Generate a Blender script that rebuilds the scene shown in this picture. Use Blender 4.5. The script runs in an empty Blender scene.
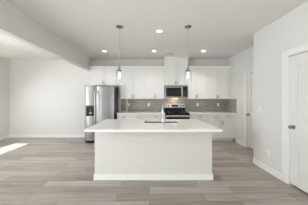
import bpy, bmesh, math, random
from mathutils import Vector, Matrix
random.seed(7)
S = bpy.context.scene
C = S.collection
R = math.radians

# ------------------------------------------------------------------ camera
cam = bpy.data.cameras.new('camera')
cam.sensor_width = 36.0
cam.lens = 36.0 * 162.0 / 308.0
cam.shift_x = 4.5 / 308.0
cam.shift_y = -4.0 / 308.0
cam.clip_start = 0.05
co = bpy.data.objects.new('camera', cam)
C.objects.link(co)
co.location = (0, 0, 1.37)
co.rotation_euler = (R(90), 0, 0)
S.camera = co

# ------------------------------------------------------------------ light
S.view_settings.view_transform = 'Standard'
S.view_settings.look = 'None'
S.view_settings.gamma = 1.0
S.view_settings.use_curve_mapping = False
S.view_settings.exposure = 0.19
S.cycles.max_bounces = 14
S.cycles.diffuse_bounces = 10

W = bpy.data.worlds.new('sky')
S.world = W
W.use_nodes = True
bg = W.node_tree.nodes['Background']
bg.inputs['Color'].default_value = (0.80, 0.90, 1.0, 1)
bg.inputs['Strength'].default_value = 0.8

SUN_K = 0.60                                    # metres across per metre of drop
sun = bpy.data.lights.new('sun', 'SUN')
sun.energy = 13.0
sun.angle = R(0.5)
sun.color = (1.0, 0.96, 0.90)
so = bpy.data.objects.new('sun', sun)
C.objects.link(so)
so.location = (-9, 3, 9)
so.rotation_euler = Vector((SUN_K, 0.0, -1.0)).to_track_quat('-Z', 'Y').to_euler()


def fill_light(name, loc, direction, sx, sy, power, color=(0.90, 0.95, 1.0)):
    l = bpy.data.lights.new(name, 'AREA')
    l.shape = 'RECTANGLE'
    l.size, l.size_y = sx, sy
    l.energy = power
    l.color = color
    o = bpy.data.objects.new(name, l)
    C.objects.link(o)
    o.location = loc
    o.rotation_euler = Vector(direction).to_track_quat('-Z', 'Z').to_euler()
    return o


# added lamps inside the unseen windows: sky fill, plus upward fill for the ceiling
fill_light('sky_fill_rear_right', (0.2, -3.15, 1.25), (0.15, 1, 0.0), 3.2, 2.0, 10)
fill_light('ceiling_fill_rear_right', (0.2, -3.10, 0.9), (0.1, 0.6, 0.8), 3.2, 1.4, 60)
fill_light('sky_fill_side', (-4.86, -0.3, 1.25), (1, 0, -0.6), 4.6, 2.0, 90)
fill_light('ceiling_fill_side', (-4.80, -0.2, 0.85), (0.85, 0, 0.5), 4.8, 1.3, 260)
fill_light('sky_fill_high', (-4.86, 3.75, 1.82), (0.8, -0.1, -1.0), 2.2, 0.8, 60)

# ------------------------------------------------------------------ materials
def lin(c):
    return tuple((v / 255 / 12.92) if v / 255 <= .04045 else ((v / 255 + .055) / 1.055) ** 2.4 for v in c)


def mat(name, rgb, rough=0.5, metal=0.0, vary=0.03, scale=8.0, bump=0.0, stretch=(1, 1, 1), spec=0.5):
    """painted / metal / stone surface: base colour varied by soft noise"""
    m = bpy.data.materials.new(name)
    m.use_nodes = True
    nt = m.node_tree
    b = nt.nodes['Principled BSDF']
    b.inputs['Roughness'].default_value = rough
    b.inputs['Metallic'].default_value = metal
    b.inputs['Specular IOR Level'].default_value = spec
    tc = nt.nodes.new('ShaderNodeTexCoord')
    mp = nt.nodes.new('ShaderNodeMapping')
    mp.inputs['Scale'].default_value = stretch
    nz = nt.nodes.new('ShaderNodeTexNoise')
    nz.inputs['Scale'].default_value = scale
    nz.inputs['Detail'].default_value = 3
    rp = nt.nodes.new('ShaderNodeMixRGB')
    rp.inputs['Color1'].default_value = tuple(v * (1 - vary) for v in rgb) + (1,)
    rp.inputs['Color2'].default_value = tuple(min(1, v * (1 + vary)) for v in rgb) + (1,)
    nt.links.new(tc.outputs['Object'], mp.inputs['Vector'])
    nt.links.new(mp.outputs['Vector'], nz.inputs['Vector'])
    nt.links.new(nz.outputs['Fac'], rp.inputs['Fac'])
    nt.links.new(rp.outputs['Color'], b.inputs['Base Color'])
    if bump:
        bp = nt.nodes.new('ShaderNodeBump')
        bp.inputs['Strength'].default_value = bump
        bp.inputs['Distance'].default_value = 0.002
        nt.links.new(nz.outputs['Fac'], bp.inputs['Height'])
        nt.links.new(bp.outputs['Normal'], b.inputs['Normal'])
    return m


def emit_mat(name, rgb, strength):
    m = mat(name, rgb, 0.4)
    b = m.node_tree.nodes['Principled BSDF']
    b.inputs['Emission Color'].default_value = tuple(rgb) + (1,)
    b.inputs['Emission Strength'].default_value = strength
    return m


def glass_mat(name, rough=0.0, tint=(1, 1, 1), ior=1.45):
    m = mat(name, tint, rough, vary=0.0)
    b = m.node_tree.nodes['Principled BSDF']
    b.inputs['Transmission Weight'].default_value = 1.0
    b.inputs['IOR'].default_value = ior
    return m


def pane_mat(name='window_glass', base=0.03, rough=0.02, edge=0.7):
    """thin clear window glass: see-through with a fresnel sheen"""
    m = bpy.data.materials.new(name)
    m.use_nodes = True
    nt = m.node_tree
    nt.nodes.clear()
    out = nt.nodes.new('ShaderNodeOutputMaterial')
    tr = nt.nodes.new('ShaderNodeBsdfTransparent')
    tr.inputs['Color'].default_value = (.97, .985, .98, 1)
    gl = nt.nodes.new('ShaderNodeBsdfGlossy')
    gl.inputs['Roughness'].default_value = rough
    lw = nt.nodes.new('ShaderNodeLayerWeight')
    pw = nt.nodes.new('ShaderNodeMath')
    pw.operation = 'POWER'
    pw.inputs[1].default_value = 4.0
    fr = nt.nodes.new('ShaderNodeMath')
    fr.operation = 'MULTIPLY_ADD'
    fr.inputs[1].default_value = edge
    fr.inputs[2].default_value = base
    nt.links.new(lw.outputs['Facing'], pw.inputs[0])
    nt.links.new(pw.outputs[0], fr.inputs[0])
    mx = nt.nodes.new('ShaderNodeMixShader')
    nt.links.new(fr.outputs[0], mx.inputs[0])
    nt.links.new(tr.outputs[0], mx.inputs[1])
    nt.links.new(gl.outputs[0], mx.inputs[2])
    nt.links.new(mx.outputs[0], out.inputs['Surface'])
    return m


def floor_mat():
    m = bpy.data.materials.new('grey_brown_planks')
    m.use_nodes = True
    nt = m.node_tree
    L = nt.links.new
    b = nt.nodes['Principled BSDF']
    tc = nt.nodes.new('ShaderNodeTexCoord')
    br = nt.nodes.new('ShaderNodeTexBrick')
    br.offset = 0.37
    br.inputs['Scale'].default_value = 1.0
    br.inputs['Brick Width'].default_value = 1.22
    br.inputs['Row Height'].default_value = 0.18
    br.inputs['Mortar Size'].default_value = 0.0018
    br.inputs['Mortar Smooth'].default_value = 0.1
    br.inputs['Bias'].default_value = 0.0
    br.inputs['Color1'].default_value = lin((156, 146, 137)) + (1,)
    br.inputs['Color2'].default_value = lin((192, 183, 175)) + (1,)
    br.inputs['Mortar'].default_value = lin((96, 88, 80)) + (1,)
    mp = nt.nodes.new('ShaderNodeMapping')
    mp.inputs['Scale'].default_value = (0.55, 9, 1)
    nz = nt.nodes.new('ShaderNodeTexNoise')
    nz.inputs['Scale'].default_value = 2.2
    nz.inputs['Detail'].default_value = 6
    nz.inputs['Roughness'].default_value = 0.65
    cr = nt.nodes.new('ShaderNodeValToRGB')
    cr.color_ramp.elements[0].position = 0.3
    cr.color_ramp.elements[0].color = (0.52, 0.505, 0.485, 1)
    cr.color_ramp.elements[1].position = 0.7
    cr.color_ramp.elements[1].color = (1.0, 1.0, 1.0, 1)
    mx = nt.nodes.new('ShaderNodeMixRGB')
    mx.blend_type = 'MULTIPLY'
    mx.inputs['Fac'].default_value = 0.8
    L(tc.outputs['Object'], br.inputs['Vector'])
    L(tc.outputs['Object'], mp.inputs['Vector'])
    L(mp.outputs['Vector'], nz.inputs['Vector'])
    L(nz.outputs['Fac'], cr.inputs['Fac'])
    L(br.outputs['Color'], mx.inputs['Color1'])
    L(cr.outputs['Color'], mx.inputs['Color2'])
    L(mx.outputs['Color'], b.inputs['Base Color'])
    b.inputs['Roughness'].default_value = 0.34
    b.inputs['Specular IOR Level'].default_value = 0.55
    bp = nt.nodes.new('ShaderNodeBump')
    bp.inputs['Strength'].default_value = 0.25
    bp.inputs['Distance'].default_value = 0.002
    L(nz.outputs['Fac'], bp.inputs['Height'])
    L(bp.outputs['Normal'], b.inputs['Normal'])
    return m


def tile_mat():
    m = bpy.data.materials.new('greige_subway_tile')
    m.use_nodes = True
    nt = m.node_tree
    L = nt.links.new
    b = nt.nodes['Principled BSDF']
    tc = nt.nodes.new('ShaderNodeTexCoord')
    sp = nt.nodes.new('ShaderNodeSeparateXYZ')
    ad = nt.nodes.new('ShaderNodeMath')
    ad.operation = 'ADD'
    cb = nt.nodes.new('ShaderNodeCombineXYZ')
    L(tc.outputs['Object'], sp.inputs[0])
    L(sp.outputs['X'], ad.inputs[0])
    L(sp.outputs['Y'], ad.inputs[1])
    L(ad.outputs[0], cb.inputs['X'])
    L(sp.outputs['Z'], cb.inputs['Y'])
    br = nt.nodes.new('ShaderNodeTexBrick')
    br.inputs['Scale'].default_value = 1.0
    br.inputs['Brick Width'].default_value = 0.15
    br.inputs['Row Height'].default_value = 0.076
    br.inputs['Mortar Size'].default_value = 0.002
    br.inputs['Color1'].default_value = lin((140, 135, 127)) + (1,)
    br.inputs['Color2'].default_value = lin((160, 155, 146)) + (1,)
    br.inputs['Mortar'].default_value = lin((176, 171, 163)) + (1,)
    L(cb.outputs[0], br.inputs['Vector'])
    L(br.outputs['Color'], b.inputs['Base Color'])
    b.inputs['Roughness'].default_value = 0.3
    return m


M = dict(
    wall=mat('warm_white_wall_paint', lin((221, 219, 216)), 0.85, vary=0.01, scale=3, bump=0.15, spec=0.2),
    ceil=mat('flat_white_ceiling_paint', lin((230, 229, 228)), 0.95, vary=0.01, scale=60, bump=0.3, spec=0.1),
    trim=mat('white_trim_paint', lin((233, 231, 227)), 0.45, vary=0.01),
    cab=mat('white_cabinet_paint', lin((230, 228, 225)), 0.45, vary=0.01, scale=4),
    panel=mat('white_island_panel_paint', lin((216, 213, 207)), 0.6, vary=0.01, scale=3),
    door=mat('white_door_paint', lin((224, 222, 218)), 0.45, vary=0.01),
    quartz=mat('white_quartz', lin((240, 239, 236)), 0.18, vary=0.025, scale=5),
    steel=mat('brushed_stainless', (0.25, 0.246, 0.238), 0.30, 1.0, vary=0.05, scale=6, stretch=(40, 40, 1)),
    nickel=mat('satin_nickel', (0.27, 0.26, 0.25), 0.4, 0.9, vary=0.05),
    satin=mat('light_satin_nickel', (0.60, 0.59, 0.57), 0.35, 1.0, vary=0.05),
    chrome=mat('polished_chrome', (0.55, 0.55, 0.54), 0.3, 1.0, vary=0.02),
    darkmetal=mat('dark_bronze_metal', (0.10, 0.095, 0.09), 0.35, 0.8, vary=0.1),
    fside=mat('grey_fridge_case', (0.10, 0.10, 0.10), 0.5, 0.2, vary=0.1),
    black=mat('black_glass', (0.008, 0.008, 0.009), 0.1, vary=0.05, spec=0.3),
    blackp=mat('black_plastic', (0.008, 0.008, 0.008), 0.45, vary=0.1, spec=0.25),
    mesh=mat('dark_window_mesh', (0.05, 0.048, 0.045), 0.15, vary=0.1),
    plastic=mat('white_plastic', lin((234, 232, 228)), 0.35, vary=0.01),
    slot=mat('grey_slot', (0.25, 0.25, 0.24), 0.5, vary=0.05),
    vent=mat('grey_vent_slats', (0.30, 0.30, 0.29), 0.5, vary=0.05),
    floor=floor_mat(), tile=tile_mat(),
    glass=pane_mat('clear_shade_glass', 0.05, 0.25, 0.4),
    pane=pane_mat(),
    bulb=emit_mat('glowing_bulb', (1.0, 0.95, 0.88), 1.6),
    lamp=emit_mat('glowing_diffuser', (1.0, 0.97, 0.92), 6.0),
    hood=emit_mat('glowing_cooktop_lamp', (1.0, 0.75, 0.45), 4.0),
    display=emit_mat('black_display', (0.01, 0.012, 0.015), 0.0),
    soil=mat('pale_ground', (0.30, 0.29, 0.25), 0.9, vary=0.2),
)

# ------------------------------------------------------------------ helpers
def new():
    return bmesh.new()


def box(bm, x0, x1, y0, y1, z0, z1, bev=0.0, seg=1):
    r = bmesh.ops.create_cube(bm, size=1.0, matrix=Matrix.Translation(((x0 + x1) / 2, (y0 + y1) / 2, (z0 + z1) / 2)) @ Matrix.Diagonal((x1 - x0, y1 - y0, z1 - z0, 1)))
    if bev:
        es = list({e for v in r['verts'] for e in v.link_edges})
        bmesh.ops.bevel(bm, geom=es, offset=bev, segments=seg, affect='EDGES', profile=0.5)
    return bm


def cyl(bm, p, q, r, r2=None, n=20, caps=True):
    p, q = Vector(p), Vector(q)
    d = q - p
    rot = d.to_track_quat('Z', 'Y').to_matrix().to_4x4()
    bmesh.ops.create_cone(bm, cap_ends=caps, segments=n, radius1=r, radius2=r if r2 is None else r2, depth=d.length,
                          matrix=Matrix.Translation((p + q) / 2) @ rot)
    return bm


def lathe(bm, prof, c, axis='Z', n=32):
    """revolve (radius, height) profile round an axis through c"""
    rings = []
    for r, h in prof:
        ring = []
        for k in range(n):
            a = 2 * math.pi * k / n
            u, v = r * math.cos(a), r * math.sin(a)
            if axis == 'Z':
                p = (c[0] + u, c[1] + v, c[2] + h)
            elif axis == 'X':
                p = (c[0] + h, c[1] + u, c[2] + v)
            else:
                p = (c[0] + u, c[1] + h, c[2] + v)
            ring.append(bm.verts.new(p))
        rings.append(ring)
    for a, b in zip(rings, rings[1:]):
        for k in range(n):
            bm.faces.new((a[k], a[(k + 1) % n], b[(k + 1) % n], b[k]))
    for ring, (r, h) in ((rings[0], prof[0]), (rings[-1], prof[-1])):
        if r > 1e-5 and prof[0] != prof[-1]:
            bm.faces.new(ring)
    bmesh.ops.remove_doubles(bm, verts=bm.verts, dist=1e-6)
    bmesh.ops.recalc_face_normals(bm, faces=bm.faces)
    return bm


def tube(bm, pts, r, n=12):
    """round bar swept along points"""
    pts = [Vector(p) for p in pts]
    rings = []
    up = Vector((1, 0, 0))
    for i, p in enumerate(pts):
        t = (pts[min(i + 1, len(pts) - 1)] - pts[max(i - 1, 0)]).normalized()
        u = up if abs(t.dot(up)) < 0.9 else Vector((0, 0, 1))
        a = t.cross(u).normalized()
        b = t.cross(a).normalized()
        rings.append([bm.verts.new(p + r * (math.cos(2 * math.pi * k / n) * a + math.sin(2 * math.pi * k / n) * b)) for k in range(n)])
    for a, b in zip(rings, rings[1:]):
        for k in range(n):
            bm.faces.new((a[k], a[(k + 1) % n], b[(k + 1) % n], b[k]))
    bm.faces.new(rings[0]); bm.faces.new(rings[-1])
    bmesh.ops.recalc_face_normals(bm, faces=bm.faces)
    return bm


def obj(name, bm, m, parent=None, smooth=False):
    """one mesh object; geometry is given in world coordinates"""
    off = Vector((0, 0, 0))
    p = parent
    while p is not None:
        off += p.location
        p = p.parent
    if off.length:
        bmesh.ops.translate(bm, verts=bm.verts, vec=-off)
    me = bpy.data.meshes.new(name)
    bm.to_mesh(me)
    bm.free()
    me.materials.append(m)
    if smooth:
        for f in me.polygons:
            f.use_smooth = True
        try:
            me.set_sharp_from_angle(angle=R(40))
        except Exception:
            pass
    o = bpy.data.objects.new(name, me)
    C.objects.link(o)
    o.parent = parent
    return o


def struct(name, bm, m):
    o = obj(name, bm, m)
    o['kind'] = 'structure'
    return o


def thing(name, label, cat, loc, group=None, kind=None):
    o = bpy.data.objects.new(name, None)
    o.empty_display_size = 0.1
    C.objects.link(o)
    o.location = loc
    o['label'] = label
    o['category'] = cat
    if group: o['group'] = group
    if kind: o['kind'] = kind
    return o


def tag(o, label, cat, group=None):
    o['label'] = label
    o['category'] = cat
    if group: o['group'] = group
    return o


def dup(root, loc, label):
    r = root.copy(); C.objects.link(r); r.location = loc; r['label'] = label
    for ch in list(root.children):
        c = ch.copy(); C.objects.link(c); c.parent = r
        for g in ch.children:
            d = g.copy(); C.objects.link(d); d.parent = c
    return r


# ------------------------------------------------------------------ room shell
H = 2.74
YB = 5.70          # back wall
YF = -3.30         # wall behind the camera
XL = -4.93         # left wall
XR = 2.22          # near right wall
XR2 = 2.72         # right wall beyond the jog
YJ = 3.46          # jog depth

struct('floor', box(new(), XL - .15, XR2 + .32, YF - .15, YB + .15, -.10, 0), M['floor'])
struct('ceiling', box(new(), XL - .15, XR2 + .32, YF - .15, YB + .15, H, H + .12), M['ceil'])
struct('wall_back', box(new(), XL - .12, XR2 + .2, YB, YB + .12, 0, H), M['wall'])


def wall_with_holes(axis, t0, t1, a0, a1, z0, z1, holes):
    """slab wall with rectangular openings, built as one mesh; axis X: slab normal is X"""
    bm = new()
    holes = sorted(holes)
    cur = a0

    def b(p, q, u, v):
        if q - p > 1e-4 and v - u > 1e-4:
            if axis == 'X':
                box(bm, t0, t1, p, q, u, v)
            else:
                box(bm, p, q, t0, t1, u, v)
    for (h0, h1, hz0, hz1) in holes:
        b(cur, h0, z0, z1)
        b(h0, h1, z0, hz0)
        b(h0, h1, hz1, z1)
        cur = h1
    b(cur, a1, z0, z1)
    return bm


SUNW = (2.55, 4.99, 1.35, 2.31)                  # unseen high window, added to make the sun patch: y0 y1 z0 z1
SIDEW = (-2.8, 2.2, 0.12, 2.24)  # unseen side window, added and widened to light the room
struct('wall_left', wall_with_holes('X', XL - .12, XL, YF, YB, 0, H, [SIDEW, SUNW]), M['wall'])
REAR = [(-4.8, -4.1, 0.05, 2.25), (-1.5, 1.9, 0.05, 2.25)]  # unseen rear windows, added and sized for their light and reflections
struct('wall_front', wall_with_holes('Y', YF - .12, YF, XL, XR2 + .2, 0, H, REAR), M['wall'])
DN = (1.79, 2.60, 0.0, 2.055)                    # near door opening
bm = wall_with_holes('X', XR, XR + .12, YF, YJ, 0, H, [DN])
box(bm, XR + .12, XR2 + .12, YJ - .12, YJ, 0, H)
struct('wall_right', bm, M['wall'])
DP = (3.74, 4.54, 0.0, 2.055)                    # pantry door opening
struct('light_stop_slab', box(new(), XR2 + .20, XR2 + .30, YF - .12, YB + .12, 0, H), M['wall'])  # unseen backing slab, added to stop sky light leaking under the doors
struct('wall_right_back', wall_with_holes('X', XR2, XR2 + .12, YJ, YB, 0, H, [DP]), M['wall'])

# dropped header between the kitchen and the left room
struct('ceiling_beam', box(new(), -2.11, -2.0, YF, YB, 2.31, H, .004), M['wall'])


def window(n, axis, t, a0, a1, z0, z1, mull):
    fr = new()
    w = .04

    def b(bm, p, q, u, v, d0, d1):
        if axis == 'X':
            box(bm, t + d0, t + d1, p, q, u, v)
        else:
            box(bm, p, q, t + d0, t + d1, u, v)
    for p, q, u, v in ((a0, a1, z0, z0 + w), (a0, a1, z1 - w, z1), (a0, a0 + w, z0 + w, z1 - w), (a1 - w, a1, z0 + w, z1 - w)):
        b(fr, p, q, u, v, -.09, -.05)
    for k in range(1, mull):
        x = a0 + (a1 - a0) * k / mull
        b(fr, x - .02, x + .02, z0 + w, z1 - w, -.09, -.05)
    root = thing('window_%d' % n, 'unseen white framed window added to let light in', 'window', (0, 0, 0), kind='structure')
    obj('frame', fr, M['trim'], root)
    pb = new()
    b(pb, a0 + w, a1 - w, z0 + w, z1 - w, -.073, -.067)
    obj('pane', pb, M['pane'], root)


window(1, 'X', XL, *SUNW, 1)
window(2, 'X', XL, *SIDEW, 5)
window(3, 'Y', YF, *REAR[0], 2)
window(4, 'Y', YF, *REAR[1], 3)


def baseboard(bm, p0, p1, n, h=.10, t=.014):
    """skirting from p0 to p1, standing out along n"""
    (xa, ya), (xb, yb) = p0, p1
    x0, x1 = sorted((xa, xb)); y0, y1 = sorted((ya, yb))
    if n[0]:
        a, c = sorted((xa, xa + n[0] * t)); a2, c2 = sorted((xa, xa + n[0] * (t + .012)))
        box(bm, a, c, y0, y1, 0.001, h, .003)
        box(bm, a2, c2, y0, y1, 0.001, .02, .004)
    else:
        a, c = sorted((ya, ya + n[1] * t)); a2, c2 = sorted((ya, ya + n[1] * (t + .012)))
        box(bm, x0, x1, a, c, 0.001, h, .003)
        box(bm, x0, x1, a2, c2, 0.001, .02, .004)
    return bm


struct('baseboard_back', baseboard(new(), (XL, YB), (-2.0, YB), (0, -1)), M['trim'])
struct('baseboard_left', baseboard(new(), (XL, YF), (XL, YB), (1, 0)), M['trim'])
bm = baseboard(new(), (XR, DN[1] + .095), (XR, YJ), (-1, 0))
baseboard(bm, (XR, YF), (XR, DN[0] - .095), (-1, 0))
struct('baseboard_right', bm, M['trim'])
bm = baseboard(new(), (XR2, DP[1] + .095), (XR2, 5.06), (-1, 0))
struct('baseboard_right_back', bm, M['trim'])


def casing(bm, xw, y0, y1, z1, w=.09, t=.016):
    """door casing on a wall facing -X"""
    for a, b, u, v in ((y0 - w, y0, 0, z1 + w), (y1, y1 + w, 0, z1 + w), (y0, y1, z1, z1 + w)):
        box(bm, xw - t, xw, a, b, max(u, .001), v, .004)
    for a, b, u, v in ((y0 - w, y0 - w + .022, 0, z1 + w), (y1 + w - .022, y1 + w, 0, z1 + w), (y0 - w, y1 + w, z1 + w - .022, z1 + w)):
        box(bm, xw - t - .007, xw - t + .002, a, b, max(u, .001), v, .003)
    # jambs and head lining the opening
    for a, b, u, v in ((y0, y0 + .012, 0, z1), (y1 - .012, y1, 0, z1), (y0, y1, z1 - .012, z1)):
        box(bm, xw - .003, xw + .12, a, b, max(u, .001), v)
    return bm


def slab_door(bm, x, y0, y1, z0, z1, panels):
    """two panel moulded door: face towards -X at x, thickness .035"""
    box(bm, x + .016, x + .042, y0, y1, z0, z1)
    zs = sorted(panels)
    sw = .125
    box(bm, x, x + .017, y0, y0 + sw, z0, z1, .006)
    box(bm, x, x + .017, y1 - sw, y1, z0, z1, .006)
    cur = z0
    for (a, b) in zs:
        box(bm, x, x + .017, y0 + sw, y1 - sw, cur, a, .006)
        cur = b
        # raised field
        box(bm, x + .005, x + .017, y0 + sw + .035, y1 - sw - .035, a + .035, b - .035, .009)
    box(bm, x, x + .017, y0 + sw, y1 - sw, cur, z1, .006)
    return bm


def door(n, label, xw, D, knob_y):
    y0, y1, _, z1 = D
    root = thing('door_%d' % n, label, 'door', (xw, (y0 + y1) / 2, 0), kind='structure')
    obj('casing', casing(new(), xw, y0, y1, z1), M['trim'], root)
    leaf = obj('door_leaf', slab_door(new(), xw + .018, y0 + .015, y1 - .015, .022, z1 - .015, [(.24, .80), (1.03, 1.90)]), M['door'], root)
    kb = new()
    x = xw + .018
    lathe(kb, [(0, 0), (.033, 0), (.033, -.006), (.013, -.012), (.011, -.03), (.02, -.036), (.029, -.048), (.029, -.058), (.02, -.068), (0, -.071)], (x, knob_y, .925), 'X', 24)
    k = obj('door_knob', kb, M['nickel'], leaf, True)
    k['label'] = 'round satin nickel knob'


door(1, 'white two-panel door with nickel knob, nearest on the right wall', XR, DN, 2.515)
door(2, 'white door with nickel knob in the recess beside the base cabinets', XR2, DP, 4.455)

# ------------------------------------------------------------------ cabinets
def pull(bm, a, b, out=(0, -1, 0), r=.0075):
    """bar pull between a and b, posts back to the face"""
    a, b, o = Vector(a), Vector(b), Vector(out) * .03
    cyl(bm, a + o, b + o, r, n=10)
    for t in (.18, .82):
        p = a.lerp(b, t)
        cyl(bm, p, p + o, r * .9, n=8)
    return bm


def shaker(bm, x0, x1, z0, z1, yf, fr=.057, t=.02):
    """shaker front facing -Y, its face at yf"""
    box(bm, x0, x1, yf + .007, yf + t, z0, z1)
    if z1 - z0 < .2:
        fr2 = .038
    else:
        fr2 = fr
    for a, b, u, v in ((x0, x0 + fr, z0, z1), (x1 - fr, x1, z0, z1), (x0 + fr, x1 - fr, z0, z0 + fr2), (x0 + fr, x1 - fr, z1 - fr2, z1)):
        box(bm, a, b, yf, yf + .0075, u, v, .0012)
    return bm


def slab(bm, x0, x1, z0, z1, yf, t=.02):
    return box(bm, x0, x1, yf, yf + t, z0, z1, .002)


G = .0025


def upper(label, x0, x1, z0, z1, yf, yb, hz, ndoors=2, group='upper cabinets along the back wall', hl=.105):
    root = thing('wall_cabinet', label, 'cabinet', ((x0 + x1) / 2, (yf + yb) / 2, z0), group)
    obj('cabinet_body', box(new(), x0, x1, yf + .022, yb, z0, z1), M['cab'], root)
    w = (x1 - x0) / ndoors
    for k in range(ndoors):
        a, b = x0 + k * w + G, x0 + (k + 1) * w - G
        d = obj('door', shaker(new(), a, b, z0 + .004, z1 - .004, yf), M['cab'], root)
        hx = b - .027 if (k == 0 and ndoors == 2) else a + .027
        h = obj('handle', pull(new(), (hx, yf, hz), (hx, yf, hz + hl)), M['nickel'], d, True)
        h['label'] = 'satin nickel bar handle'
    return root


def base(label, x0, x1, yf, yb, drawers, doors, z1=.872):
    root = thing('base_cabinet', label, 'cabinet', ((x0 + x1) / 2, (yf + yb) / 2, 0), 'base cabinets along the back wall')
    bm = box(new(), x0, x1, yf + .022, yb, .105, z1)
    box(bm, x0, x1, yf + .085, yb, .001, .105)
    obj('cabinet_body', bm, M['cab'], root)
    zd = .715
    w = (x1 - x0) / drawers
    for k in range(drawers):
        a, b = x0 + k * w + G, x0 + (k + 1) * w - G
        d = obj('drawer', slab(new(), a, b, zd + G, z1 - .012, yf), M['cab'], root)
        m = (a + b) / 2
        h = obj('handle', pull(new(), (m - .065, yf, .795), (m + .065, yf, .795)), M['nickel'], d, True)
        h['label'] = 'satin nickel bar handle'
    w = (x1 - x0) / doors
    for k in range(doors):
        a, b = x0 + k * w + G, x0 + (k + 1) * w - G
        d = obj('door', shaker(new(), a, b, .11, zd - G, yf), M['cab'], root)
        hx = b - .032 if k % 2 == 0 else a + .032
        h = obj('handle', pull(new(), (hx, yf, .56), (hx, yf, .67)), M['nickel'], d, True)
        h['label'] = 'satin nickel bar handle'
    return root


YU = 5.37                                        # face of the wall cabinets
YC = 5.09                                        # face of the base cabinets
UT = 2.385
e = .002
upper('white wall cabinet above the refrigerator, two short doors', -1.98, -1.08 - e, 1.80, UT, YU, YB - e, 1.84)
upper('white two-door wall cabinet between the refrigerator gap and its narrower neighbour', -.967, -.12 - e, 1.357, UT, YU, YB - e, 1.385)
upper('white two-door wall cabinet just left of the microwave', -.12, .490, 1.357, UT, YU, YB - e, 1.385)
upper('tall white cabinet reaching the ceiling above the microwave', .495, 1.255, 1.805, 2.685, YU - .03, YB - e, 1.84)
upper('white two-door wall cabinet just right of the microwave', 1.260, 1.86, 1.357, UT, YU, YB - e, 1.385)
upper('white two-door wall cabinet at the far right end of the row', 1.86 + e, 2.64, 1.357, UT, YU, YB - e, 1.385)

# fillers closing the row against the fridge gap and the right wall
tag(obj('filler_panel', box(new(), 2.642, XR2 - e, YU + .02, YU + .04, 1.357, UT), M['cab']), 'narrow white filler strip between the last wall cabinet and the right wall', 'filler panel')
tag(obj('filler_panel', box(new(), -1.078, -.969, YU + .02, YU + .04, 1.80, UT), M['cab']), 'narrow white filler strip above the gap beside the refrigerator', 'filler panel')


def crown(x0, x1, z0, yf, h, label, returns=()):
    bm = new()
    prof = [(0, 0), (-.012, .0), (-.016, h * .35), (-.040, h * .85), (-.045, h), (.02, h), (.02, 0)]
    a = [bm.verts.new((x0, yf + p, z0 + q)) for p, q in prof]
    b = [bm.verts.new((x1, yf + p, z0 + q)) for p, q in prof]
    n = len(prof)
    for k in range(n):
        bm.faces.new((a[k], a[(k + 1) % n], b[(k + 1) % n], b[k]))
    bm.faces.new(a); bm.faces.new(b[::-1])
    bmesh.ops.recalc_face_normals(bm, faces=bm.faces)
    for s, x in returns:                          # short return along the side
        box(bm, min(x, x + s * .03), max(x, x + s * .03), yf - .03, YB - e, z0 + h * .4, z0 + h, .004)
    tag(obj('crown_moulding', bm, M['trim']), label, 'moulding', 'crown mouldings on the wall cabinets')


crown(-1.995, .492, UT + .001, YU, .055, 'white crown moulding along the wall cabinets left of the microwave')
crown(1.262, XR2 - e, UT + .001, YU, .055, 'white crown moulding along the wall cabinets right of the microwave')
crown(.470, 1.280, 2.686, YU - .03, .052, 'white crown moulding touching the ceiling above the tall cabinet')

base('white base cabinet beside the refrigerator, two drawers over two doors', -1.02, -.12 - e, YC, YB - e, 2, 2)
base('narrow white base cabinet just left of the range', -.12, .488, YC, YB - e, 1, 2)
base('narrow white base cabinet just right of the range', 1.262, 1.89 - e, YC, YB - e, 1, 2)
base('white base cabinet against the right wall, two drawers over two doors', 1.89, 2.665, YC, YB - e, 2, 2)
tag(obj('filler_panel', box(new(), 2.667, XR2 - e, YC + .01, YC + .03, .105, .872), M['cab']), 'narrow white filler strip between the right base cabinet and the wall', 'filler panel')

for x0, x1, lb in ((-1.035, .489, 'white quartz worktop on the base cabinets left of the range'),
                   (1.261, XR2 - .012, 'white quartz worktop on the base cabinets right of the range')):
    tag(obj('worktop', box(new(), x0, x1, YC - .03, YB - .012, .874, .912, .004, 2), M['quartz']), lb, 'worktop', 'worktops along the back wall')

# ------------------------------------------------------------------ backsplash
bm = box(new(), -1.0, XR2 - .011, YB - .010, YB - .0005, .90, 1.356)
box(bm, .496, 1.254, YB - .010, YB - .0005, .80, .90)
box(bm, XR2 - .010, XR2 - .0005, YC - .03, YB - .0005, .90, 1.356)
bs = thing('tile_backsplash', 'greige tile backsplash between the worktops and the wall cabinets', 'backsplash', (0.8, YB, .9))
obj('tiles', bm, M['tile'], bs)
obj('edge_trim', box(new(), -1.012, -1.0005, YB - .014, YB - .0005, .913, 1.356, .002), M['trim'], bs)['label'] = 'white edge strip'

# ------------------------------------------------------------------ refrigerator
fx0, fx1, fyf = -1.985, -1.085, 4.94
fr = thing('refrigerator', 'stainless steel side-by-side refrigerator with a black ice and water dispenser', 'refrigerator', ((fx0 + fx1) / 2, 5.3, 0))
obj('case', box(new(), fx0 + .004, fx1 - .004, fyf + .075, YB - .03, .03, 1.735, .006), M['fside'], fr)['label'] = 'dark grey case'
split = fx0 + .366
zf0, zf1 = .085, 1.745


def fdoor(x0, x1):
    """gently bowed door front"""
    bm = new()
    n = 10
    rows = []
    for z in (zf0, zf1):
        row = []
        for k in range(n + 1):
            u = k / n
            row.append(bm.verts.new((x0 + (x1 - x0) * u, fyf + .016 * (2 * u - 1) ** 2 * abs(2 * u - 1) + .002, z)))
        row.append(bm.verts.new((x1, fyf + .07, z)))
        row.append(bm.verts.new((x0, fyf + .07, z)))
        rows.append(row)
    a, b = rows
    m = len(a)
    for k in range(m):
        bm.faces.new((a[k], a[(k + 1) % m], b[(k + 1) % m], b[k]))
    bm.faces.new(a[::-1]); bm.faces.new(b)
    bmesh.ops.recalc_face_normals(bm, faces=bm.faces)
    return bm


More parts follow.
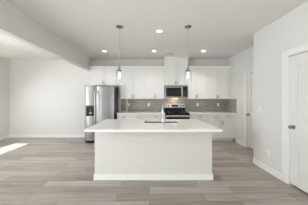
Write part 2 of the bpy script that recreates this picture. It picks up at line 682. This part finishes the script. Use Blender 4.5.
def fhandle(x):
    pts = [(x, fyf + .006, .55), (x, fyf - .03, .56), (x, fyf - .052, .62)]
    pts += [(x, fyf - .058, .62 + k * .1) for k in range(1, 9)]
    pts += [(x, fyf - .052, 1.52), (x, fyf - .03, 1.57), (x, fyf + .006, 1.58)]
    return tube(new(), pts, .013, 12)


dl = obj('door', fdoor(fx0, split - .007), M['steel'], fr, True)
dl['label'] = 'narrow freezer door with dispenser'
dr = obj('door', fdoor(split + .007, fx1), M['steel'], fr, True)
dr['label'] = 'wide fresh food door'
obj('handle', fhandle(split - .036), M['satin'], dl, True)
obj('handle', fhandle(split + .036), M['satin'], dr, True)
bm = new()
dx0, dx1, dz0, dz1 = -1.935, -1.70, .835, 1.155
yd = fyf - .004
box(bm, dx0, dx1, yd, fyf + .03, 1.065, dz1, .003)
box(bm, dx0, dx0 + .016, yd, fyf + .03, dz0, 1.065, .002)
box(bm, dx1 - .016, dx1, yd, fyf + .03, dz0, 1.065, .002)
box(bm, dx0 + .016, dx1 - .016, yd, fyf + .03, dz0, dz0 + .02, .002)
box(bm, dx0 + .016, dx1 - .016, fyf - .001, fyf + .03, dz0 + .02, 1.065)
dsp = obj('dispenser', bm, M['blackp'], fr)
dsp['label'] = 'black dispenser panel'
bm = new()
lathe(bm, [(0, 0), (.026, 0), (.022, -.05), (.03, -.052), (0, -.055)], (-1.795, fyf - .016, 1.045), 'Z', 16)
box(bm, -1.835, -1.755, fyf - .012, fyf - .002, .90, .965, .004)
obj('paddle', bm, M['nickel'], dsp, True)
obj('display', box(new(), dx0 + .03, dx1 - .03, yd - .002, yd + .001, 1.09, 1.14), M['mesh'], dsp)
bm = box(new(), fx0 + .01, fx1 - .01, fyf + .05, fyf + .075, .012, .08)
for k in range(14):
    box(bm, fx0 + .04 + k * .06, fx0 + .075 + k * .06, fyf + .044, fyf + .052, .03, .065)
obj('toe_grille', bm, M['blackp'], fr)
for x in (fx0 + .05, fx1 - .05):
    for y in (fyf + .11, YB - .1):
        obj('foot', cyl(new(), (x, y, .0), (x, y, .031), .02, n=12), M['blackp'], fr)
for x in (fx0 + .05, fx1 - .05):
    obj('hinge_cover', box(new(), x - .03, x + .03, fyf + .02, fyf + .13, 1.746, 1.764, .004), M['fside'], fr)

# ------------------------------------------------------------------ microwave
mx0, mx1, myf = .498, 1.252, 5.29
mw = thing('microwave', 'stainless steel over-the-range microwave with black glass door', 'microwave', ((mx0 + mx1) / 2, 5.5, 1.385))
mz0, mz1 = 1.385, 1.80
obj('case', box(new(), mx0, mx1, myf + .035, YB - .012, mz0, mz1, .003), M['fside'], mw)
bm = new()
box(bm, mx0, mx1, myf + .004, myf + .036, mz1 - .045, mz1, .004)          # vent header
for k in range(24):
    box(bm, mx0 + .03 + k * .029, mx0 + .052 + k * .029, myf + .001, myf + .006, mz1 - .03, mz1 - .022)
obj('vent_grille', bm, M['steel'], mw)
bm = new()
xd = mx1 - .165                                  # door edge
zt = mz1 - .047
for a, b, u, v in ((mx0, xd, zt - .03, zt), (mx0, xd, mz0 + .001, mz0 + .048), (mx0, mx0 + .045, mz0 + .048, zt - .03), (xd - .02, xd, mz0 + .048, zt - .03)):
    box(bm, a, b, myf, myf + .034, u, v, .002)
md = obj('door', bm, M['steel'], mw)
obj('window', box(new(), mx0 + .046, xd - .021, myf + .004, myf + .03, mz0 + .049, zt - .031), M['black'], md)['label'] = 'black glass window'
obj('handle', pull(new(), (xd - .03, myf, mz0 + .05), (xd - .03, myf, zt - .02), r=.014), M['satin'], md, True)
cp = obj('control_panel', box(new(), xd + .003, mx1, myf, myf + .034, mz0 + .048, zt, .002), M['black'], mw)
bm = new()
for i in range(3):
    for j in range(5):
        x = xd + .035 + i * .04
        z = mz0 + .08 + j * .034
        box(bm, x, x + .028, myf - .0015, myf + .001, z, z + .02)
obj('keypad', bm, M['mesh'], cp)
obj('bottom_trim', box(new(), xd + .003, mx1, myf, myf + .034, mz0, mz0 + .046, .002), M['steel'], mw)
obj('cooktop_lamp', box(new(), .80, .95, 5.42, 5.50, mz0 - .004, mz0 + .002), M['hood'], mw)['label'] = 'warm glowing lamp underneath'
l = bpy.data.lights.new('cooktop_lamp_light', 'AREA')
l.shape = 'RECTANGLE'; l.size, l.size_y = .2, .08; l.energy = 1.1; l.color = (1.0, .70, .40)
lo = bpy.data.objects.new('cooktop_lamp_light', l); C.objects.link(lo)
lo.location = (.875, 5.52, mz0 - .012)
lo.rotation_euler = Vector((0, .35, -1)).to_track_quat('-Z', 'Y').to_euler()

# ------------------------------------------------------------------ range
rx0, rx1 = .497, 1.253
ryf = 5.05
rg = thing('range', 'freestanding stainless and black electric range under the microwave', 'range', (.875, 5.35, 0))
obj('case', box(new(), rx0, rx1, ryf + .045, YB - .05, .03, .905, .003), M['fside'], rg)
ct = obj('cooktop', box(new(), rx0 - .001, rx1 + .001, ryf + .002, YB - .05, .906, .922, .004), M['black'], rg)
ct['label'] = 'black glass cooktop'
for cx, cy, r in ((.69, 5.2, .10), (1.06, 5.2, .085), (.69, 5.46, .085), (1.06, 5.46, .10)):
    bm = new()
    lathe(bm, [(r, 0), (r, .0012), (r - .006, .0012), (r - .006, 0), (r, 0)], (cx, cy, .9221), 'Z', 32)
    obj('burner_ring', bm, M['slot'], ct, True)
bgd = obj('backguard', box(new(), rx0 + .03, rx1 - .03, YB - .10, YB - .022, 1.055, 1.19, .008, 2), M['satin'], rg)
obj('backguard_base', box(new(), rx0 + .01, rx1 - .03, YB - .095, YB - .022, .9225, 1.054, .003), M['black'], rg)
obj('display', box(new(), .76, .985, YB - .103, YB - .099, 1.085, 1.16, .001), M['black'], bgd)
for x in (.565, .655, 1.075, 1.165):
    bm = new()
    lathe(bm, [(0, 0), (.026, 0), (.024, -.012), (.019, -.03), (0, -.032)], (x, YB - .1, 1.12), 'Y', 20)
    obj('knob', bm, M['blackp'], bgd, True)
bm = box(new(), rx0, rx1, ryf + .002, ryf + .044, .285, .900, .005)
od = obj('oven_door', bm, M['black'], rg)
obj('door_trim', box(new(), rx0 + .002, rx1 - .002, ryf - .001, ryf + .02, .29, .36, .002), M['steel'], od)
obj('window', box(new(), rx0 + .13, rx1 - .13, ryf - .001, ryf + .012, .43, .70, .002), M['mesh'], od)
bm = new()
box(bm, rx0 + .02, rx1 - .02, ryf - .062, ryf - .036, .797, .853, .008, 2)
for x in (rx0 + .07, rx1 - .07):
    box(bm, x - .014, x + .014, ryf - .04, ryf + .003, .815, .841, .004)
obj('handle', bm, M['satin'], od, True)
obj('storage_drawer', box(new(), rx0, rx1, ryf + .004, ryf + .044, .075, .28, .004), M['steel'], rg)
for x in (rx0 + .05, rx1 - .05):
    for y in (ryf + .1, YB - .12):
        obj('foot', cyl(new(), (x, y, 0), (x, y, .031), .018, n=12), M['blackp'], rg)

# ------------------------------------------------------------------ island
ix0, ix1, iy0, iy1 = -.924, 1.054, 2.73, 3.53
isl = thing('kitchen_island', 'long white kitchen island with a plain panel back facing the room', 'island', ((ix0 + ix1) / 2, 3.1, 0))
bm = new()
box(bm, ix0, ix1, iy0, iy0 + .02, .001, .878)
box(bm, ix0, ix0 + .02, iy0 + .02, iy1 - .04, .001, .878)
box(bm, ix1 - .02, ix1, iy0 + .02, iy1 - .04, .001, .878)
box(bm, ix0 + .02, ix1 - .02, iy0 + .02, iy1 - .04, .10, .12)
box(bm, ix0 + .02, ix1 - .02, iy1 - .06, iy1 - .04, .001, .878)
obj('panel_body', bm, M['panel'], isl)
bm = new()
baseboard(bm, (ix0 - .014, iy0), (ix1 + .014, iy0), (0, -1))
baseboard(bm, (ix0, iy0), (ix0, iy1 - .06), (-1, 0))
baseboard(bm, (ix1, iy0), (ix1, iy1 - .06), (1, 0))
obj('skirting', bm, M['trim'], isl)
bm = new()
for z in (.876,):
    pass
n = 4
w = (ix1 - ix0) / n
for k in range(n):                               # fronts on the range side
    bmd = new()
    a, b = ix0 + k * w + .003, ix0 + (k + 1) * w - .003
    box(bmd, a, b, iy1 - .039, iy1 - .019, .11, .868, .002)
    d = obj('door', bmd, M['cab'], isl)
    hx = b - .035 if k % 2 == 0 else a + .035
    obj('handle', pull(new(), (hx, iy1 - .019, .70), (hx, iy1 - .019, .82), (0, 1, 0)), M['nickel'], d, True)
bm.free()

sx0, sx1, sy0, sy1 = -.10, .57, 3.03, 3.36       # sink cut-out
cx0, cx1, cy0, cy1 = -.958, 1.075, 2.37, 3.57
bm = new()
xs, ys = (cx0, sx0, sx1, cx1), (cy0, sy0, sy1, cy1)
for z in (.880, .914):
    pass
vt = {}
for k, z in enumerate((.880, .914)):
    for i, x in enumerate(xs):
        for j, y in enumerate(ys):
            vt[i, j, k] = bm.verts.new((x, y, z))
for i in range(3):
    for j in range(3):
        if (i, j) == (1, 1):
            continue
        bm.faces.new([vt[i, j, 1], vt[i + 1, j, 1], vt[i + 1, j + 1, 1], vt[i, j + 1, 1]])
        bm.faces.new([vt[i, j, 0], vt[i, j + 1, 0], vt[i + 1, j + 1, 0], vt[i + 1, j, 0]])
for i in range(3):
    for j in (0, 3):
        bm.faces.new([vt[i, j, 0], vt[i + 1, j, 0], vt[i + 1, j, 1], vt[i, j, 1]])
        bm.faces.new([vt[j, i, 0], vt[j, i + 1, 0], vt[j, i + 1, 1], vt[j, i, 1]])
for a, b in (((1, 1), (2, 1)), ((2, 1), (2, 2)), ((2, 2), (1, 2)), ((1, 2), (1, 1))):
    bm.faces.new([vt[a[0], a[1], 0], vt[b[0], b[1], 0], vt[b[0], b[1], 1], vt[a[0], a[1], 1]])
bmesh.ops.recalc_face_normals(bm, faces=bm.faces)
es = [ed for ed in bm.edges if len(ed.link_faces) == 2 and ed.calc_face_angle(0) > 1]
bmesh.ops.bevel(bm, geom=es, offset=.003, segments=2, affect='EDGES', profile=.5)
tag(obj('island_countertop', bm, M['quartz']), 'white quartz countertop overhanging the island', 'countertop')

bm = new()                                       # undermount bowl
a0, a1, b0, b1, zb, zt = sx0 - .006, sx1 + .006, sy0 - .006, sy1 + .006, .68, .879
t = .006
box(bm, a0, a1, b0, b1, zb, zb + t)
box(bm, a0, a0 + t, b0, b1, zb + t, zt)
box(bm, a1 - t, a1, b0, b1, zb + t, zt)
box(bm, a0 + t, a1 - t, b0, b0 + t, zb + t, zt)
box(bm, a0 + t, a1 - t, b1 - t, b1, zb + t, zt)
sk = thing('kitchen_sink', 'stainless undermount sink set in the island countertop', 'sink', ((sx0 + sx1) / 2, (sy0 + sy1) / 2, zb))
obj('bowl', bm, M['steel'], sk)
bm = new()
lathe(bm, [(0, 0), (.045, 0), (.045, .004), (.03, .005), (.025, .002), (0, .002)], (.235, 3.24, zb + t), 'Z', 24)
obj('drain', bm, M['darkmetal'], sk, True)

fxx, fyy = .247, 2.955                           # faucet on the room side of the sink
fc = thing('faucet', 'slim chrome gooseneck faucet at the island sink', 'faucet', (fxx, fyy, .914))
bm = new()
lathe(bm, [(0, 0), (.022, 0), (.022, .006), (.015, .012), (.014, .10), (.011, .11), (0, .11)], (fxx, fyy, .9142), 'Z', 24)
obj('faucet_base', bm, M['chrome'], fc, True)
pts = [(fxx, fyy, 1.02), (fxx, fyy, 1.10), (fxx, fyy, 1.16)]
for k in range(1, 13):
    a = math.pi * k / 12
    pts.append((fxx, fyy + .085 - .085 * math.cos(a), 1.16 + .085 * math.sin(a)))
pts.append((fxx, fyy + .17, 1.13))
obj('spout', tube(new(), pts, .008, 14), M['chrome'], fc, True)
bm = new()
cyl(bm, (fxx, fyy + .17, 1.135), (fxx, fyy + .17, 1.05), .011, .013, 16)
obj('spray_head', bm, M['chrome'], fc, True)
bm = new()
cyl(bm, (fxx + .018, fyy, .985), (fxx + .045, fyy, .985), .013, n=14)
cyl(bm, (fxx + .04, fyy, .985), (fxx + .055, fyy - .01, 1.055), .006, .005, 10)
obj('lever', bm, M['chrome'], fc, True)

# ------------------------------------------------------------------ pendants
def pendant(x, y, label):
    p = thing('pendant_lamp', label, 'pendant lamp', (x, y, H), 'pendant lamps over the island')
    bm = new()
    lathe(bm, [(0, -.0005), (.062, -.0005), (.062, -.014), (.05, -.024), (.012, -.028), (0, -.028)], (x, y, H), 'Z', 28)
    obj('canopy', bm, M['nickel'], p, True)
    obj('rod', cyl(new(), (x, y, 1.955), (x, y, H - .027), .0045, n=10), M['satin'], p, True)
    bm = new()
    lathe(bm, [(0, .09), (.010, .09), (.014, .06), (.022, .052), (.022, .012), (.042, .006), (.044, -.006), (.020, -.010), (.018, -.03), (0, -.03)], (x, y, 1.905), 'Z', 24)
    obj('socket', bm, M['nickel'], p, True)
    bm = new()
    ro = [(.040, .005), (.058, -.004), (.066, -.025), (.069, -.12), (.070, -.24)]
    ri = [(r - .003, h) for r, h in ro[::-1]]
    ri[-1] = (.037, .001)
    lathe(bm, ro + ri + [ro[0]], (x, y, 1.900), 'Z', 36)
    obj('glass_shade', bm, M['glass'], p, True)
    bm = new()
    lathe(bm, [(0, 0), (.012, -.0), (.013, -.02), (.016, -.04), (.018, -.07), (.018, -.105), (.014, -.122), (.006, -.13), (0, -.131)], (x, y, 1.874), 'Z', 24)
    obj('bulb', bm, M['bulb'], p, True)
    return p


pl = pendant(-.573, 3.08, 'clear glass pendant lamp hanging over the left half of the island')
dup(pl, (.732, 3.08, H), 'clear glass pendant lamp hanging over the right half of the island')

# ------------------------------------------------------------------ ceiling lights and vent
def downlight(x, y, label):
    p = thing('recessed_light', label, 'ceiling light', (x, y, H), 'recessed ceiling lights')
    bm = new()
    lathe(bm, [(.053, -.0005), (.078, -.0005), (.076, -.006), (.055, -.008), (.053, -.0005)], (x, y, H), 'Z', 32)
    obj('trim_ring', bm, M['trim'], p, True)
    bm = new()
    lathe(bm, [(0, -.0008), (.0525, -.0008), (.0525, -.005), (0, -.006)], (x, y, H), 'Z', 32)
    obj('diffuser', bm, M['lamp'], p, True)
    return p


spots = [(.20, 3.29, 'glowing recessed ceiling light nearest the camera, between the pendants'),
         (-1.30, 4.67, 'glowing recessed ceiling light in front of the refrigerator cabinet'),
         (.13, 4.67, 'glowing recessed ceiling light beside the ceiling vent'),
         (1.55, 4.67, 'glowing recessed ceiling light in front of the right wall cabinets')]
d0 = downlight(*spots[0])
for x, y, lb in spots[1:]:
    dup(d0, (x, y, H), lb)
for x, y, lb in spots:
    l = bpy.data.lights.new('downlight', 'SPOT')
    l.energy = 46 if x > 1 else (20 if x < -1 else 28); l.spot_size = R(120); l.spot_blend = .8; l.shadow_soft_size = .06; l.color = (1, .97, .93)
    o = bpy.data.objects.new('downlight', l); C.objects.link(o); o.location = (x, y, H - .02)

vt_ = thing('ceiling_vent', 'small white ceiling vent with grey slots above the tall cabinet', 'vent', (.62, 4.88, H))
bm = new()
for a, b, u, v in ((.49, .75, 4.82, 4.84), (.49, .75, 4.92, 4.94), (.49, .51, 4.84, 4.92), (.73, .75, 4.84, 4.92)):
    box(bm, a, b, u, v, H - .008, H - .0005, .002)
obj('frame', bm, M['trim'], vt_)
obj('recess', box(new(), .51, .73, 4.84, 4.92, H - .002, H - .0005), M['blackp'], vt_)
bm = new()
for k in range(5):
    y = 4.844 + k * .017
    box(bm, .51, .73, y, y + .004, H - .005, H - .002)
obj('slats', bm, M['vent'], vt_)

# ------------------------------------------------------------------ outlets and switches
def outlet_y(x, z, label, y=YB - .0102):
    """outlet on the backsplash facing -Y"""
    o = thing('wall_outlet', label, 'outlet', (x, y, z), 'outlets on the backsplash')
    obj('cover_plate', box(new(), x - .036, x + .036, y - .006, y, z - .058, z + .058, .003, 2), M['plastic'], o)
    for dz in (-.022, .022):
        s = obj('socket', box(new(), x - .017, x + .017, y - .0075, y - .005, z + dz - .014, z + dz + .014, .002), M['plastic'], o)
        bm = new()
        for dx in (-.006, .006):
            box(bm, x + dx - .001, x + dx + .001, y - .0080, y - .0070, z + dz - .002, z + dz + .008)
        box(bm, x - .002, x + .002, y - .0080, y - .0070, z + dz - .010, z + dz - .006)
        obj('slots', bm, M['slot'], s)
    return o


ys = YB - .0102
o0 = outlet_y(-.735, 1.155, 'white outlet on the backsplash nearest the refrigerator')
for x, lb in ((-.03, 'white outlet on the backsplash just left of the range'),
              (1.69, 'white outlet on the backsplash just right of the range'),
              (2.41, 'white outlet on the backsplash nearest the right wall')):
    dup(o0, (x, ys, 1.155), lb)

sw = thing('light_switch', 'white two-gang light switch plate on the right wall between the doors', 'light switch', (XR, 3.25, 1.16))
obj('cover_plate', box(new(), XR - .007, XR - .0003, 3.192, 3.308, 1.102, 1.218, .003, 2), M['plastic'], sw)
for y in (3.227, 3.273):
    obj('rocker', box(new(), XR - .010, XR - .006, y - .016, y + .016, 1.127, 1.193, .002), M['plastic'], sw)
so_ = thing('wall_outlet', 'white outlet low on the right wall near the baseboard', 'outlet', (XR, 3.01, .36))
obj('cover_plate', box(new(), XR - .006, XR - .0003, 2.974, 3.046, .302, .418, .003, 2), M['plastic'], so_)
for dz in (-.022, .022):
    s = obj('socket', box(new(), XR - .008, XR - .005, 2.993, 3.027, .36 + dz - .014, .36 + dz + .014, .002), M['plastic'], so_)
    bm = new()
    for dy in (-.006, .006):
        box(bm, XR - .0085, XR - .0075, 3.01 + dy - .001, 3.01 + dy + .001, .36 + dz - .002, .36 + dz + .008)
    obj('slots', bm, M['slot'], s)

# ------------------------------------------------------------------ white chain-like ornament against the backsplash
bm = new()
oy = 5.64
ox = -.79
for k in range(5):
    z = .913 + .045 + k * .088
    rr, w_ = .043, .012
    ring_o = [(math.cos(2 * math.pi * i / 20) * rr * .72, math.sin(2 * math.pi * i / 20) * rr) for i in range(20)]
    pts = [(ox + a, oy + (.006 if k % 2 else -.006), z + b) for a, b in ring_o]
    rings = []
    for i, p in enumerate(pts):
        p = Vector(p)
        c = Vector((ox, p.y, z))
        d = (p - c).normalized()
        rings.append([bm.verts.new(p + d * w_ * math.cos(q * math.pi / 4) + Vector((0, w_ * .7 * math.sin(q * math.pi / 4), 0))) for q in range(8)])
    for i in range(20):
        a, b = rings[i], rings[(i + 1) % 20]
        for q in range(8):
            bm.faces.new((a[q], a[(q + 1) % 8], b[(q + 1) % 8], b[q]))
bmesh.ops.recalc_face_normals(bm, faces=bm.faces)
tag(obj('ornament', bm, M['plastic'], None, True), 'tall white looped ornament standing on the worktop against the backsplash', 'ornament')

# ground outside the windows
struct('outside_ground', box(new(), -16, 12, -16, 12, -.30, -.12), M['soil'])
